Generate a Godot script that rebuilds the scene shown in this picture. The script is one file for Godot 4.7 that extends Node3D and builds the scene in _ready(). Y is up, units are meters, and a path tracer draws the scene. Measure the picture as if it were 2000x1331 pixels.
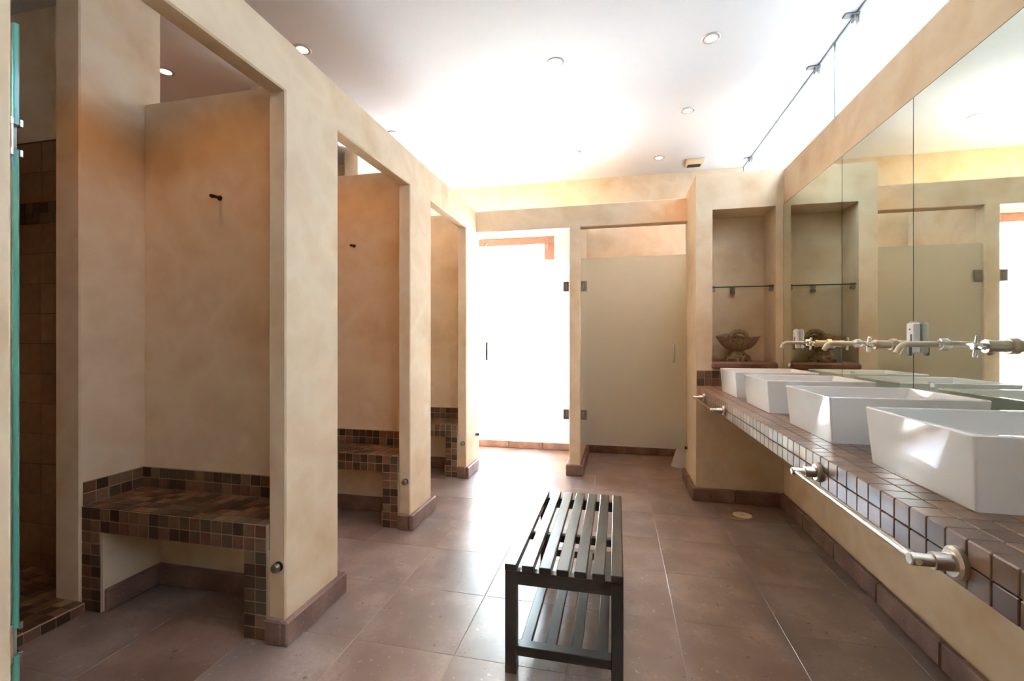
extends Node3D
# Spa changing room: camera and light first, then the structure, then objects.

const CAM_H := 1.22
const XW := -1.303       # room face of the cubicle wall on the left
const XR := 1.1985       # room face of the mirror wall on the right
const XS := -2.36        # wall between the cubicles and the showers
const ZF := -5.10        # far wall
const ZT := -4.167       # front of the toilet stalls
const ZA := -3.73        # front of the niche wall
const CEIL := 2.995
const WT := 2.487        # top of mirror wall and niche wall
const PT := 2.43         # top of the cubicle partitions
const PITCH := 0.0543

var M := {}
var mesh_cache := {}
var used := {}
var rng := RandomNumberGenerator.new()


func _ready() -> void:
	rng.seed = 7
	# ---------------------------------------------------------------- camera
	var cam := Camera3D.new()
	cam.name = "camera"
	add_child(cam)
	cam.position = Vector3(0, CAM_H, 0)
	cam.rotation.y = 0.2248
	cam.fov = rad_to_deg(2.0 * atan(665.5 / 895.5))
	cam.near = 0.05
	cam.far = 200.0
	cam.current = true
	# ------------------------------------------------------------------- sky
	var sky_mat := ProceduralSkyMaterial.new()
	sky_mat.sky_top_color = Color(0.76, 0.86, 0.98)
	sky_mat.sky_horizon_color = Color(0.93, 0.96, 1.0)
	sky_mat.ground_bottom_color = Color(0.62, 0.60, 0.56)
	sky_mat.ground_horizon_color = Color(0.70, 0.69, 0.66)
	sky_mat.sun_angle_max = 1.0
	sky_mat.sky_energy_multiplier = 1.0
	var sky := Sky.new()
	sky.sky_material = sky_mat
	var env := Environment.new()
	env.background_mode = Environment.BG_SKY
	env.sky = sky
	env.background_energy_multiplier = 1.7
	env.tonemap_mode = Environment.TONE_MAPPER_LINEAR
	env.tonemap_exposure = 22.5
	env.sdfgi_enabled = true
	env.ssao_enabled = true
	env.ssil_enabled = true
	var we := WorldEnvironment.new()
	we.name = "world_environment"
	we.environment = env
	add_child(we)
	# ------------------------------------------------------------------- sun
	var sun := DirectionalLight3D.new()
	sun.name = "sun"
	add_child(sun)
	sun.light_color = Color(1.0, 0.99, 0.98)
	sun.light_energy = 5.6
	sun.light_angular_distance = 0.6
	sun.shadow_enabled = true
	sun.look_at_from_position(Vector3.ZERO, Vector3(-0.80, -1.0, -0.40))

	materials()
	structure()
	benches()
	vanity()
	toilet_area()
	niche_things()
	slatted_bench()
	ceiling_fittings()
	small_fittings()


# ======================================================================= tools
func lin(c: Color) -> Color:
	return c


func mat(called: String, color: Color, rough: float, metal := 0.0, spec := 0.5) -> StandardMaterial3D:
	var m := StandardMaterial3D.new()
	m.resource_name = called
	m.albedo_color = color
	m.roughness = rough
	m.metallic = metal
	m.metallic_specular = spec
	return m


func c8(r: int, g: int, b: int) -> Color:
	return Color8(r, g, b)


func noise(seed_value: int, freq: float, octaves := 4, kind := FastNoiseLite.TYPE_SIMPLEX_SMOOTH) -> FastNoiseLite:
	var n := FastNoiseLite.new()
	n.seed = seed_value
	n.noise_type = kind
	n.frequency = freq
	n.fractal_type = FastNoiseLite.FRACTAL_FBM
	n.fractal_octaves = octaves
	return n


func noise_tex(seed_value: int, freq: float, colors: Array, size := 512, octaves := 5) -> NoiseTexture2D:
	var t := NoiseTexture2D.new()
	t.width = size
	t.height = size
	t.seamless = true
	t.seamless_blend_skirt = 0.2
	t.noise = noise(seed_value, freq, octaves)
	var g := Gradient.new()
	var offs := PackedFloat32Array()
	var cols := PackedColorArray()
	for i in colors.size():
		offs.append(float(i) / (colors.size() - 1))
		cols.append(colors[i])
	g.offsets = offs
	g.colors = cols
	t.color_ramp = g
	return t


func grey_tex(seed_value: int, freq: float, lo: float, hi: float, size := 512, octaves := 4) -> NoiseTexture2D:
	return noise_tex(seed_value, freq, [Color(lo, lo, lo), Color(hi, hi, hi)], size, octaves)


func world_mapped(m: StandardMaterial3D, scale: Vector3) -> StandardMaterial3D:
	m.uv1_triplanar = true
	m.uv1_world_triplanar = true
	m.uv1_scale = scale
	return m


func stone_image(seed_value: int, base: Color, dark: Color, light: Color) -> ImageTexture:
	# volcanic paving stone: cloudy ground with pale and dark clasts
	var n := 512
	var im := Image.create(n, n, false, Image.FORMAT_RGB8)
	var cloud := noise(seed_value, 0.006, 5)
	var fine := noise(seed_value + 1, 0.09, 3)
	var r := RandomNumberGenerator.new()
	r.seed = seed_value
	for y in n:
		for x in n:
			# two-fold blend keeps the edges of the repeat together
			var wx := clampf((x - n * 0.75) / (n * 0.25), 0.0, 1.0)
			var wy := clampf((y - n * 0.75) / (n * 0.25), 0.0, 1.0)
			var a := lerpf(lerpf(cloud.get_noise_2d(x, y), cloud.get_noise_2d(x - n, y), wx), lerpf(cloud.get_noise_2d(x, y - n), cloud.get_noise_2d(x - n, y - n), wx), wy)
			var f := fine.get_noise_2d(x, y)
			var c := base.lerp(dark, clampf(0.25 - a * 0.9, 0.0, 0.6)).lerp(light, clampf(a * 0.7 + f * 0.22, 0.0, 0.5))
			im.set_pixel(x, y, c)
	for k in 420:
		var px := r.randi_range(0, n - 1)
		var py := r.randi_range(0, n - 1)
		var w := r.randf_range(1.0, 2.4) if k > 60 else r.randf_range(2.4, 5.2)
		var h := w * r.randf_range(0.4, 1.0)
		var ang := r.randf() * PI
		var tone := light.lightened(0.25) if r.randf() < 0.6 else dark.darkened(0.55)
		var amount := r.randf_range(0.2, 0.6)
		var reach := int(w) + 1
		for yy in range(-reach, reach + 1):
			for xx in range(-reach, reach + 1):
				var u := (xx * cos(ang) + yy * sin(ang)) / w
				var v := (-xx * sin(ang) + yy * cos(ang)) / h
				if u * u + v * v <= 1.0:
					var qx := posmod(px + xx, n)
					var qy := posmod(py + yy, n)
					im.set_pixel(qx, qy, im.get_pixel(qx, qy).lerp(tone, amount))
	return ImageTexture.create_from_image(im)


# ---- mesh building. Corners run counter-clockwise seen from the front.
func st_new() -> SurfaceTool:
	var st := SurfaceTool.new()
	st.begin(Mesh.PRIMITIVE_TRIANGLES)
	st.set_smooth_group(-1)
	return st


func tri(st: SurfaceTool, a: Vector3, b: Vector3, c: Vector3) -> void:
	st.add_vertex(a)
	st.add_vertex(c)
	st.add_vertex(b)


func quad(st: SurfaceTool, a: Vector3, b: Vector3, c: Vector3, d: Vector3) -> void:
	tri(st, a, b, c)
	tri(st, a, c, d)


func done(st: SurfaceTool) -> ArrayMesh:
	st.generate_normals()
	return st.commit()


func add_box(st: SurfaceTool, lo: Vector3, hi: Vector3, r := 0.0) -> void:
	# box with chamfered edges
	st.set_smooth_group(-1)
	r = minf(r, 0.45 * minf(hi.x - lo.x, minf(hi.y - lo.y, hi.z - lo.z)))
	var ctr := (lo + hi) / 2.0
	var h := (hi - lo) / 2.0
	for axis in 3:
		var u := (axis + 1) % 3
		var v := (axis + 2) % 3
		for s in [-1.0, 1.0]:
			var p := []
			for k in [[-1, -1], [1, -1], [1, 1], [-1, 1]]:
				var q := Vector3.ZERO
				q[axis] = s * h[axis]
				q[u] = k[0] * (h[u] - r)
				q[v] = k[1] * (h[v] - r)
				p.append(ctr + q)
			if s > 0:
				quad(st, p[0], p[1], p[2], p[3])
			else:
				quad(st, p[3], p[2], p[1], p[0])
	if r <= 0.0:
		return
	for axis in 3:
		# chamfers along axis
		var u := (axis + 1) % 3
		var v := (axis + 2) % 3
		for su in [-1.0, 1.0]:
			for sv in [-1.0, 1.0]:
				var a := Vector3.ZERO
				var b := Vector3.ZERO
				a[u] = su * h[u]
				a[v] = sv * (h[v] - r)
				b[u] = su * (h[u] - r)
				b[v] = sv * h[v]
				var a0 := a
				var a1 := a
				var b0 := b
				var b1 := b
				a0[axis] = -(h[axis] - r)
				b0[axis] = a0[axis]
				a1[axis] = h[axis] - r
				b1[axis] = a1[axis]
				if su * sv > 0:
					quad(st, ctr + a0, ctr + b0, ctr + b1, ctr + a1)
				else:
					quad(st, ctr + a1, ctr + b1, ctr + b0, ctr + a0)
	for sx in [-1.0, 1.0]:
		for sy in [-1.0, 1.0]:
			for sz in [-1.0, 1.0]:
				var x := ctr + Vector3(sx * h.x, sy * (h.y - r), sz * (h.z - r))
				var y := ctr + Vector3(sx * (h.x - r), sy * h.y, sz * (h.z - r))
				var z := ctr + Vector3(sx * (h.x - r), sy * (h.y - r), sz * h.z)
				if sx * sy * sz > 0:
					tri(st, x, y, z)
				else:
					tri(st, x, z, y)


func box_mesh(size: Vector3, r := 0.0) -> ArrayMesh:
	var key := "%s|%.4f" % [size, r]
	if not mesh_cache.has(key):
		var st := st_new()
		add_box(st, -size / 2.0, size / 2.0, r)
		mesh_cache[key] = done(st)
	return mesh_cache[key]


func add_extrude(st: SurfaceTool, poly: PackedVector2Array, place: Transform3D, depth: float, r: float) -> void:
	# a rectilinear outline (x right, y up, counter-clockwise) from z = 0 back to z = -depth, its edges rounded off by r
	st.set_smooth_group(-1)
	var n := poly.size()
	var inner := PackedVector2Array()
	for i in n:
		var e0 := (poly[i] - poly[(i + n - 1) % n]).normalized()
		var e1 := (poly[(i + 1) % n] - poly[i]).normalized()
		var n0 := Vector2(-e0.y, e0.x)
		var n1 := Vector2(-e1.y, e1.x)
		inner.append(poly[i] + (n0 + n1) * r / (1.0 + n0.dot(n1)))
	var rings := [[inner, 0.0], [poly, -r], [poly, -depth + r], [inner, -depth]]
	for k in 3:
		for i in n:
			var j := (i + 1) % n
			var a: Vector2 = rings[k][0][i]
			var b: Vector2 = rings[k][0][j]
			var c: Vector2 = rings[k + 1][0][j]
			var d: Vector2 = rings[k + 1][0][i]
			quad(st, place * Vector3(d.x, d.y, rings[k + 1][1]), place * Vector3(c.x, c.y, rings[k + 1][1]), place * Vector3(b.x, b.y, rings[k][1]), place * Vector3(a.x, a.y, rings[k][1]))
	var t := Geometry2D.triangulate_polygon(inner)
	for i in range(0, t.size(), 3):
		var p: Vector2 = inner[t[i]]
		var q: Vector2 = inner[t[i + 1]]
		var s: Vector2 = inner[t[i + 2]]
		if (q - p).cross(s - p) < 0:
			var swap := q
			q = s
			s = swap
		tri(st, place * Vector3(p.x, p.y, 0), place * Vector3(q.x, q.y, 0), place * Vector3(s.x, s.y, 0))
		tri(st, place * Vector3(p.x, p.y, -depth), place * Vector3(s.x, s.y, -depth), place * Vector3(q.x, q.y, -depth))


func add_loft(st: SurfaceTool, rings: Array, cap_first := true, cap_last := true, group := 1, closed := true) -> void:
	# rings of equal size, counter-clockwise seen from the last ring's side looking back at the first
	st.set_smooth_group(group)
	for k in rings.size() - 1:
		var a: PackedVector3Array = rings[k]
		var b: PackedVector3Array = rings[k + 1]
		var n := a.size()
		for i in (n if closed else n - 1):
			var j := (i + 1) % n
			quad(st, a[i], a[j], b[j], b[i])
	st.set_smooth_group(-1)
	for k in [0, rings.size() - 1]:
		if (k == 0 and not cap_first) or (k > 0 and not cap_last):
			continue
		var ring: PackedVector3Array = rings[k]
		var mid := Vector3.ZERO
		for p in ring:
			mid += p / ring.size()
		for i in ring.size():
			var j := (i + 1) % ring.size()
			if k == 0:
				tri(st, mid, ring[j], ring[i])
			else:
				tri(st, mid, ring[i], ring[j])


func circle(center: Vector3, axis: Vector3, radius: float, seg: int) -> PackedVector3Array:
	# counter-clockwise seen from the tip of the axis
	axis = axis.normalized()
	var u := axis.cross(Vector3.UP if absf(axis.y) < 0.9 else Vector3.RIGHT).normalized()
	var v := axis.cross(u)
	var out := PackedVector3Array()
	for i in seg:
		var t := TAU * i / seg
		out.append(center + (u * cos(t) + v * sin(t)) * radius)
	return out


func add_rod(st: SurfaceTool, path: Array, radii: Array, seg := 16) -> void:
	# straight or bent round bar with its own radius at each point; equal neighbouring points make a step
	var rings := []
	var dirs := []
	for i in path.size():
		var d := Vector3.ZERO
		if i > 0:
			d += (path[i] - path[i - 1]).normalized()
		if i < path.size() - 1:
			d += (path[i + 1] - path[i]).normalized()
		if d.length() < 1e-4:
			d = dirs[-1]
		dirs.append(d.normalized())
		rings.append(circle(path[i], d, radii[i], seg))
	# carry one frame along the bend
	for i in range(1, path.size()):
		var d: Vector3 = dirs[i]
		var first: Vector3 = rings[i - 1][0] - path[i - 1]
		var u := (first - d * first.dot(d)).normalized()
		var v := d.cross(u)
		var ring := PackedVector3Array()
		for k in seg:
			var t := TAU * k / seg
			ring.append(path[i] + (u * cos(t) + v * sin(t)) * radii[i])
		rings[i] = ring
	# each change of radius at one place gets flat shading, the rest smooth
	for i in path.size() - 1:
		var flat: bool = absf(radii[i] - radii[i + 1]) > 0.5 * path[i].distance_to(path[i + 1])
		add_loft(st, [rings[i], rings[i + 1]], i == 0, i == path.size() - 2, -1 if flat else 1)


func rod(path: Array, radii: Array, seg := 16) -> ArrayMesh:
	var st := st_new()
	add_rod(st, path, radii, seg)
	return done(st)


func add_lathe(st: SurfaceTool, prof: Array, seg := 32, place := Transform3D()) -> void:
	# profile of Vector2(radius, height) from bottom to top, outside
	var rings := []
	for p in prof:
		var ring := PackedVector3Array()
		for i in seg:
			var t := -TAU * i / seg
			ring.append(place * Vector3(p.x * cos(t), p.y, p.x * sin(t)))
		rings.append(ring)
	for k in rings.size() - 1:
		add_loft(st, [rings[k], rings[k + 1]], k == 0, k == rings.size() - 2, 1)


func obj(called: String, mesh: Mesh, material: Material, parent: Node = null, at := Vector3.ZERO, turn := Vector3.ZERO) -> MeshInstance3D:
	var o := MeshInstance3D.new()
	o.name = called if parent else numbered(called)
	o.mesh = mesh
	o.material_override = material
	o.position = at
	o.rotation = turn
	o.cast_shadow = GeometryInstance3D.SHADOW_CASTING_SETTING_ON
	(parent if parent else self).add_child(o, true)
	return o


func numbered(called: String) -> String:
	var n: int = used.get(called, -1) + 1
	used[called] = n
	return called if n == 0 else "%s_%03d" % [called, n]


func thing(called: String, label: String, category: String, at := Vector3.ZERO, group := "", turn := 0.0) -> Node3D:
	var o := Node3D.new()
	o.name = numbered(called)
	add_child(o)
	o.position = at
	o.rotation.y = turn
	o.set_meta("label", label)
	o.set_meta("category", category)
	if group:
		o.set_meta("group", group)
	return o


func shell(called: String, label: String, mesh: Mesh = null, material: Material = null) -> Node3D:
	var o: Node3D
	if mesh:
		o = obj(called, mesh, material)
	else:
		o = Node3D.new()
		o.name = numbered(called)
		add_child(o)
	o.set_meta("kind", "structure")
	o.set_meta("label", label)
	return o


func plain_boxes(list: Array, r := 0.0) -> ArrayMesh:
	var st := st_new()
	for b in list:
		add_box(st, b[0], b[1], r)
	return done(st)


# =================================================================== materials
func materials() -> void:
	var bump := grey_tex(31, 0.012, 0.0, 1.0, 512, 5)
	var plaster_tex := noise_tex(11, 0.0045, [c8(211, 177, 138), c8(222, 194, 157), c8(229, 205, 171), c8(222, 194, 159), c8(233, 210, 179)], 1024, 6)
	var pl := mat("plaster", Color.WHITE, 0.62, 0.0, 0.4)
	pl.albedo_texture = plaster_tex
	pl.heightmap_enabled = true
	pl.heightmap_texture = bump
	pl.heightmap_scale = 0.25
	M.plaster = world_mapped(pl, Vector3.ONE * 0.42)
	var ce := mat("ceiling_paint", c8(226, 227, 227), 0.8, 0.0, 0.3)
	M.ceiling = ce
	M.white_paint = mat("white_paint", c8(236, 238, 240), 0.8, 0.0, 0.3)
	M.well_paint = mat("grey_white_paint", c8(206, 209, 212), 0.85, 0.0, 0.3)
	M.gravel = mat("grey_gravel", c8(136, 136, 138), 0.9, 0.0, 0.2)
	M.roofing = mat("pale_paving", c8(224, 224, 224), 0.9, 0.0, 0.2)
	M.grout = mat("grout", c8(176, 154, 132), 0.85, 0.0, 0.3)
	M.floor_grout = mat("floor_grout", c8(176, 160, 148), 0.85, 0.0, 0.3)
	M.dark_grout = mat("dark_grout", c8(92, 72, 54), 0.85, 0.0, 0.3)
	# paving stone in a few tones
	var stone_a := stone_image(3, c8(150, 133, 125), c8(120, 102, 94), c8(184, 170, 163))
	var stone_b := stone_image(9, c8(148, 127, 118), c8(114, 93, 84), c8(182, 163, 155))
	var rough := grey_tex(41, 0.01, 0.28, 0.40, 512, 5)
	M.stone = []
	for k in 6:
		var s := mat("paving_stone", [c8(255, 255, 255), c8(244, 238, 236), c8(250, 244, 238), c8(236, 232, 232), c8(255, 250, 246), c8(250, 232, 222)][k], 1.0, 0.0, 0.7)
		s.albedo_texture = stone_b if k == 5 else stone_a
		s.roughness_texture = rough
		s.clearcoat_enabled = true
		s.clearcoat = 0.5
		s.clearcoat_roughness = 0.29
		world_mapped(s, Vector3.ONE * 0.9)
		s.uv1_offset = Vector3(0.37, 0.21, 0.53) * k
		M.stone.append(s)
	var bb := mat("skirting_stone", c8(238, 218, 208), 0.5, 0.0, 0.4)
	bb.albedo_texture = stone_b
	M.skirting = world_mapped(bb, Vector3.ONE * 1.3)
	var sl := mat("sill_stone", c8(236, 200, 184), 0.5, 0.0, 0.4)
	sl.albedo_texture = stone_b
	M.sill = world_mapped(sl, Vector3.ONE * 1.7)
	# glazed mosaic, cubicles and counter
	var blotch := noise_tex(21, 0.02, [c8(225, 220, 214), c8(255, 255, 255)], 256, 4)
	M.mosaic = []
	for c in [c8(82, 58, 45), c8(112, 86, 68), c8(142, 114, 90), c8(124, 86, 68), c8(98, 84, 66), c8(70, 52, 44), c8(134, 98, 78)]:
		var t := mat("mosaic_tile", c, 0.28, 0.0, 0.5)
		t.albedo_texture = blotch
		M.mosaic.append(world_mapped(t, Vector3.ONE * 4.0))
	M.counter_tile = []
	for c in [c8(132, 94, 68), c8(120, 84, 62), c8(142, 102, 74), c8(108, 78, 60), c8(128, 96, 74)]:
		var t := mat("counter_tile", c, 0.28, 0.0, 0.72)
		M.counter_tile.append(world_mapped(t, Vector3.ONE * 5.0))
	M.shower_tile = []
	for c in [c8(150, 112, 78), c8(142, 104, 72), c8(156, 120, 84)]:
		var t := mat("shower_tile", c, 0.35, 0.0, 0.45)
		t.albedo_texture = blotch
		M.shower_tile.append(world_mapped(t, Vector3.ONE * 3.0))
	# glass
	var pane := mat("clear_glass", Color(0.92, 0.98, 0.97, 0.05), 0.0, 0.0, 0.5)
	pane.transparency = BaseMaterial3D.TRANSPARENCY_ALPHA
	M.pane = pane
	var fr := mat("frosted_glass", Color(0.93, 0.95, 0.90, 0.12), 0.45, 0.0, 0.5)
	fr.refraction_enabled = true
	fr.refraction_scale = 0.05
	fr.clearcoat_enabled = true
	fr.clearcoat = 0.6
	fr.clearcoat_roughness = 0.04
	M.frosted = fr
	var ge := mat("green_glass_edge", Color(0.55, 0.86, 0.79, 0.30), 0.15, 0.0, 0.5)
	ge.refraction_enabled = true
	ge.refraction_scale = 0.05
	M.glass_edge = ge
	var sg := mat("shelf_glass", Color(0.72, 0.90, 0.84, 0.10), 0.02, 0.0, 0.5)
	sg.transparency = BaseMaterial3D.TRANSPARENCY_ALPHA
	M.shelf_glass = sg
	M.shelf_edge = mat("shelf_glass_edge", c8(34, 74, 60), 0.1, 0.0, 0.5)
	M.mirror = mat("mirror", c8(222, 231, 221), 0.015, 1.0)
	M.mirror_edge = mat("mirror_edge", c8(70, 92, 82), 0.2, 0.0, 0.5)
	# metals
	M.chrome = mat("chrome", c8(214, 212, 208), 0.12, 1.0)
	M.trim_metal = mat("satin_trim", c8(196, 192, 186), 0.4, 0.6)
	M.nickel = mat("brushed_nickel", c8(202, 190, 176), 0.3, 1.0)
	M.steel = mat("dull_steel", c8(140, 138, 134), 0.35, 1.0)
	M.dark_metal = mat("dark_bronze", c8(72, 58, 44), 0.45, 0.8)
	M.rubber = mat("black_rubber", c8(28, 28, 28), 0.7)
	# ceramics
	M.ceramic = mat("white_ceramic", c8(249, 250, 251), 0.06, 0.0, 0.6)
	M.plastic = mat("white_plastic", c8(232, 232, 234), 0.3)
	M.grey_plastic = mat("grey_plastic", c8(120, 122, 126), 0.35)
	M.cream_plastic = mat("cream_plastic", c8(226, 204, 168), 0.5)
	M.brown_plastic = mat("brown_grille", c8(92, 54, 28), 0.6)
	# woods
	var grain := noise_tex(51, 0.02, [c8(116, 76, 64), c8(148, 102, 88), c8(126, 84, 70), c8(160, 114, 98)], 512, 5)
	var w := mat("red_wood", Color.WHITE, 0.5)
	w.albedo_texture = grain
	w.uv1_triplanar = true
	w.uv1_scale = Vector3(1.2, 9.0, 9.0)
	M.window_wood = w
	var bgrain := noise_tex(61, 0.03, [c8(10, 10, 12), c8(22, 22, 24), c8(13, 13, 15), c8(32, 31, 31)], 512, 5)
	var bk := mat("black_stained_wood", Color.WHITE, 0.30, 0.0, 0.55)
	bk.albedo_texture = bgrain
	bk.roughness_texture = grey_tex(62, 0.03, 0.28, 0.38, 512, 4)
	bk.roughness = 1.0
	bk.clearcoat_enabled = true
	bk.clearcoat = 0.8
	bk.clearcoat_roughness = 0.28
	bk.uv1_triplanar = true
	bk.uv1_scale = Vector3(9.0, 9.0, 0.9)
	M.black_wood = bk
	M.worn_wood = mat("worn_brown_wood", c8(92, 70, 56), 0.6)
	var bowl := mat("carved_stone", Color.WHITE, 0.85, 0.0, 0.3)
	bowl.albedo_texture = noise_tex(71, 0.03, [c8(92, 74, 58), c8(140, 116, 92), c8(176, 152, 124), c8(116, 94, 74)], 256, 5)
	bowl.uv1_triplanar = true
	bowl.uv1_scale = Vector3.ONE * 4.0
	bowl.heightmap_enabled = true
	bowl.heightmap_texture = grey_tex(72, 0.05, 0.0, 1.0, 256, 4)
	bowl.heightmap_scale = 0.4
	M.bowl = bowl
	var glow := mat("lamp_glow", c8(255, 240, 214), 0.4)
	glow.emission_enabled = true
	glow.emission = c8(255, 226, 176)
	glow.emission_energy_multiplier = 0.5
	M.glow = glow


# =================================================================== structure
const P1 := [-1.60, -1.9585]
const P2 := [-2.742, -3.085]
const P3 := [-3.875, -4.267]
const OPEN_TOP := 2.229
const BEAM := 2.445
const WALL_T := 0.08


func structure() -> void:
	floor_tiles()
	# ceiling slab with the roof above it; it ends at the glass strip on the right
	shell("ceiling", "smooth white painted ceiling", plain_boxes([[Vector3(-3.55, CEIL, ZF - 0.2), Vector3(1.30, CEIL + 0.16, 2.0)]]), M.ceiling)
	# cubicle wall with three doorways and a solid near end
	var st := st_new()
	# outline in (distance along -z, height): x of the outline = -z
	var z0 := 1.9
	var e0 := 0.742
	var poly := PackedVector2Array([
		Vector2(-z0, 0), Vector2(e0, 0), Vector2(e0, OPEN_TOP), Vector2(-P1[0], OPEN_TOP), Vector2(-P1[0], 0), Vector2(-P1[1], 0), Vector2(-P1[1], OPEN_TOP),
		Vector2(-P2[0], OPEN_TOP), Vector2(-P2[0], 0), Vector2(-P2[1], 0), Vector2(-P2[1], OPEN_TOP), Vector2(-P3[0], OPEN_TOP), Vector2(-P3[0], 0), Vector2(-P3[1], 0), Vector2(-P3[1], BEAM), Vector2(-z0, BEAM)])
	# place: outline x -> -z, outline y -> y, outline z -> +x
	var place := Transform3D(Basis(Vector3(0, 0, -1), Vector3(0, 1, 0), Vector3(1, 0, 0)), Vector3(XW, 0, 0))
	add_extrude(st, poly, place, WALL_T, 0.006)
	shell("wall_left", "sand plaster wall with three open cubicle doorways", done(st), M.plaster)
	# cubicle cross partitions
	var parts := []
	for z in [[-0.66, -0.742], [-1.87, -1.9585], [-3.0, -3.085], [-4.15, -4.25]]:
		parts.append(z)
	var k := 0
	for z in parts:
		st = st_new()
		add_box(st, Vector3(XS, 0, z[1]), Vector3(XW - WALL_T + 0.002, PT, z[0]), 0.005)
		shell("wall_partition", ["sand plaster partition before the first cubicle", "sand plaster partition behind the nearest tiled bench", "sand plaster partition behind the second tiled bench", "sand plaster partition behind the farthest tiled bench"][k], done(st), M.plaster)
		k += 1
	# piers of the wall between cubicles and showers, up to the ceiling
	st = st_new()
	for z in [[1.9, -0.80], [-1.579, -1.9585], [-2.72, -3.085], [-3.86, ZF]]:
		add_box(st, Vector3(XS - 0.145, 0, z[1]), Vector3(XS, CEIL + 0.01, z[0]), 0.006)
	shell("wall_shower_front", "sand plaster piers standing between the cubicles and the showers", done(st), M.plaster)
	# walls between the showers, up to the ceiling
	shell("wall_shower_side", "sand plaster walls between the showers", plain_boxes([
		[Vector3(-3.42, 0, -0.80), Vector3(XS - 0.14, CEIL + 0.01, -0.66)], [Vector3(-3.42, 0, -1.96), Vector3(XS - 0.14, CEIL + 0.01, -1.828)],
		[Vector3(-3.42, 0, -3.09), Vector3(XS - 0.14, CEIL + 0.01, -2.96)], [Vector3(-3.42, 0, -4.25), Vector3(XS - 0.14, CEIL + 0.01, -4.11)]]), M.plaster)
	shell("wall_outer", "sand plaster outer wall behind the showers", plain_boxes([[Vector3(-3.55, 0, ZF - 0.2), Vector3(-3.40, CEIL + 0.01, 2.0)]]), M.plaster)
	shell("wall_rear", "sand plaster wall behind the viewer", plain_boxes([[Vector3(-3.55, 0, 1.85), Vector3(1.36, CEIL + 0.01, 2.0)]]), M.plaster)
	# mirror wall, lower than the ceiling: the glass strip stands on it
	st = st_new()
	add_box(st, Vector3(XR, -0.1, ZF - 0.2), Vector3(1.36, WT, 1.9), 0.006)
	shell("wall_right", "sand plaster wall carrying the mirrors", done(st), M.plaster)
	# far wall with the window opening of the left stall
	var wx0 := -2.05
	var wx1 := -0.682
	var wy0 := 0.12
	var wy1 := 2.391
	st = st_new()
	for b in [[Vector3(-3.42, 0, ZF - 0.2), Vector3(wx0, CEIL + 0.01, ZF)], [Vector3(wx1, 0, ZF - 0.2), Vector3(1.265, CEIL + 0.01, ZF)], [Vector3(wx0, 0, ZF - 0.2), Vector3(wx1, wy0, ZF)], [Vector3(wx0, wy1, ZF - 0.2), Vector3(wx1, CEIL + 0.01, ZF)]]:
		add_box(st, b[0], b[1])
	shell("wall_far", "sand plaster far wall above the toilet stalls", done(st), M.plaster)
	shell("wall_outside", "white painted wall end outside the glass strip", plain_boxes([[Vector3(1.268, 0, ZF - 0.2), Vector3(1.948, CEIL - 0.02, ZF)]], 0.004), M.white_paint)
	# toilet front: beam and middle post in one, and the divider behind the post
	st = st_new()
	var tee := PackedVector2Array([Vector2(XW - 0.05, 2.2425), Vector2(-0.4207, 2.2425), Vector2(-0.4207, 0), Vector2(-0.3216, 0), Vector2(-0.3216, 2.2425), Vector2(0.60, 2.2425), Vector2(0.60, BEAM), Vector2(XW - 0.05, BEAM)])
	add_extrude(st, tee, Transform3D(Basis(), Vector3(0, 0, ZT)), 0.10, 0.006)
	shell("wall_stall_front", "sand plaster beam and post framing the two toilet stalls", done(st), M.plaster)
	shell("wall_stall_divider", "sand plaster divider between the toilet stalls", plain_boxes([[Vector3(-0.4207, 0, ZF), Vector3(-0.3216, PT, ZT - 0.095)]]), M.plaster)
	# niche wall: a block with a recess
	var nb := shell("wall_niche", "sand plaster block with a tall display niche")
	var bz := ZA - 0.537
	for q in [["foot", Vector3(0.5895, 0, bz), Vector3(XR, 1.03, ZA)], ["head", Vector3(0.5895, 2.213, bz), Vector3(XR, WT, ZA)], ["jamb", Vector3(0.5895, 1.03, bz), Vector3(0.7071, 2.213, ZA)], ["jamb", Vector3(1.1423, 1.03, bz), Vector3(XR, 2.213, ZA)], ["niche_back", Vector3(0.7071, 1.03, bz), Vector3(1.1423, 2.213, ZA - 0.27)]]:
		obj(q[0], plain_boxes([[q[1], q[2]]]), M.plaster, nb)
	skirtings()
	clerestory()
	stall_window(wx0, wx1, wy0, wy1)
	outside()
	shower_tiling()


func floor_tiles() -> void:
	var base := shell("floor", "brown volcanic stone paving laid in a square grid")
	obj("bed", plain_boxes([[Vector3(-3.55, -0.12, ZF - 0.2), Vector3(1.36, -0.0012, 2.0)]]), M.floor_grout, base)
	var px := 0.431
	var pz := 0.425
	var x1 := 1.11 + px
	var r := RandomNumberGenerator.new()
	r.seed = 21
	for i in range(0, 10):
		for j in range(-6, 9):
			var xa := x1 - px * (i + 1)
			var xb := x1 - px * i
			var zb := -1.68 - pz * (j - 1)
			var za := zb - pz
			xb = minf(xb, XR + 0.002)
			xa = maxf(xa, XS - 0.002)
			za = maxf(za, ZF - 0.001)
			zb = minf(zb, 1.86)
			if xb - xa < 0.03 or zb - za < 0.03:
				continue
			var g := 0.0013
			var lift := r.randf_range(-0.0003, 0.0003)
			var size := Vector3(xb - xa - 2 * g, 0.012, zb - za - 2 * g)
			var v := r.randi_range(0, 4)
			if (i == 1 and j == 5) or (i == 7 and j in [0, 1]):
				v = 5
			obj("paving_tile", box_mesh(size.snapped(Vector3.ONE * 0.0001), 0.0007), M.stone[v], base, Vector3((xa + xb) / 2.0, -0.006 + lift, (za + zb) / 2.0))


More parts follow.
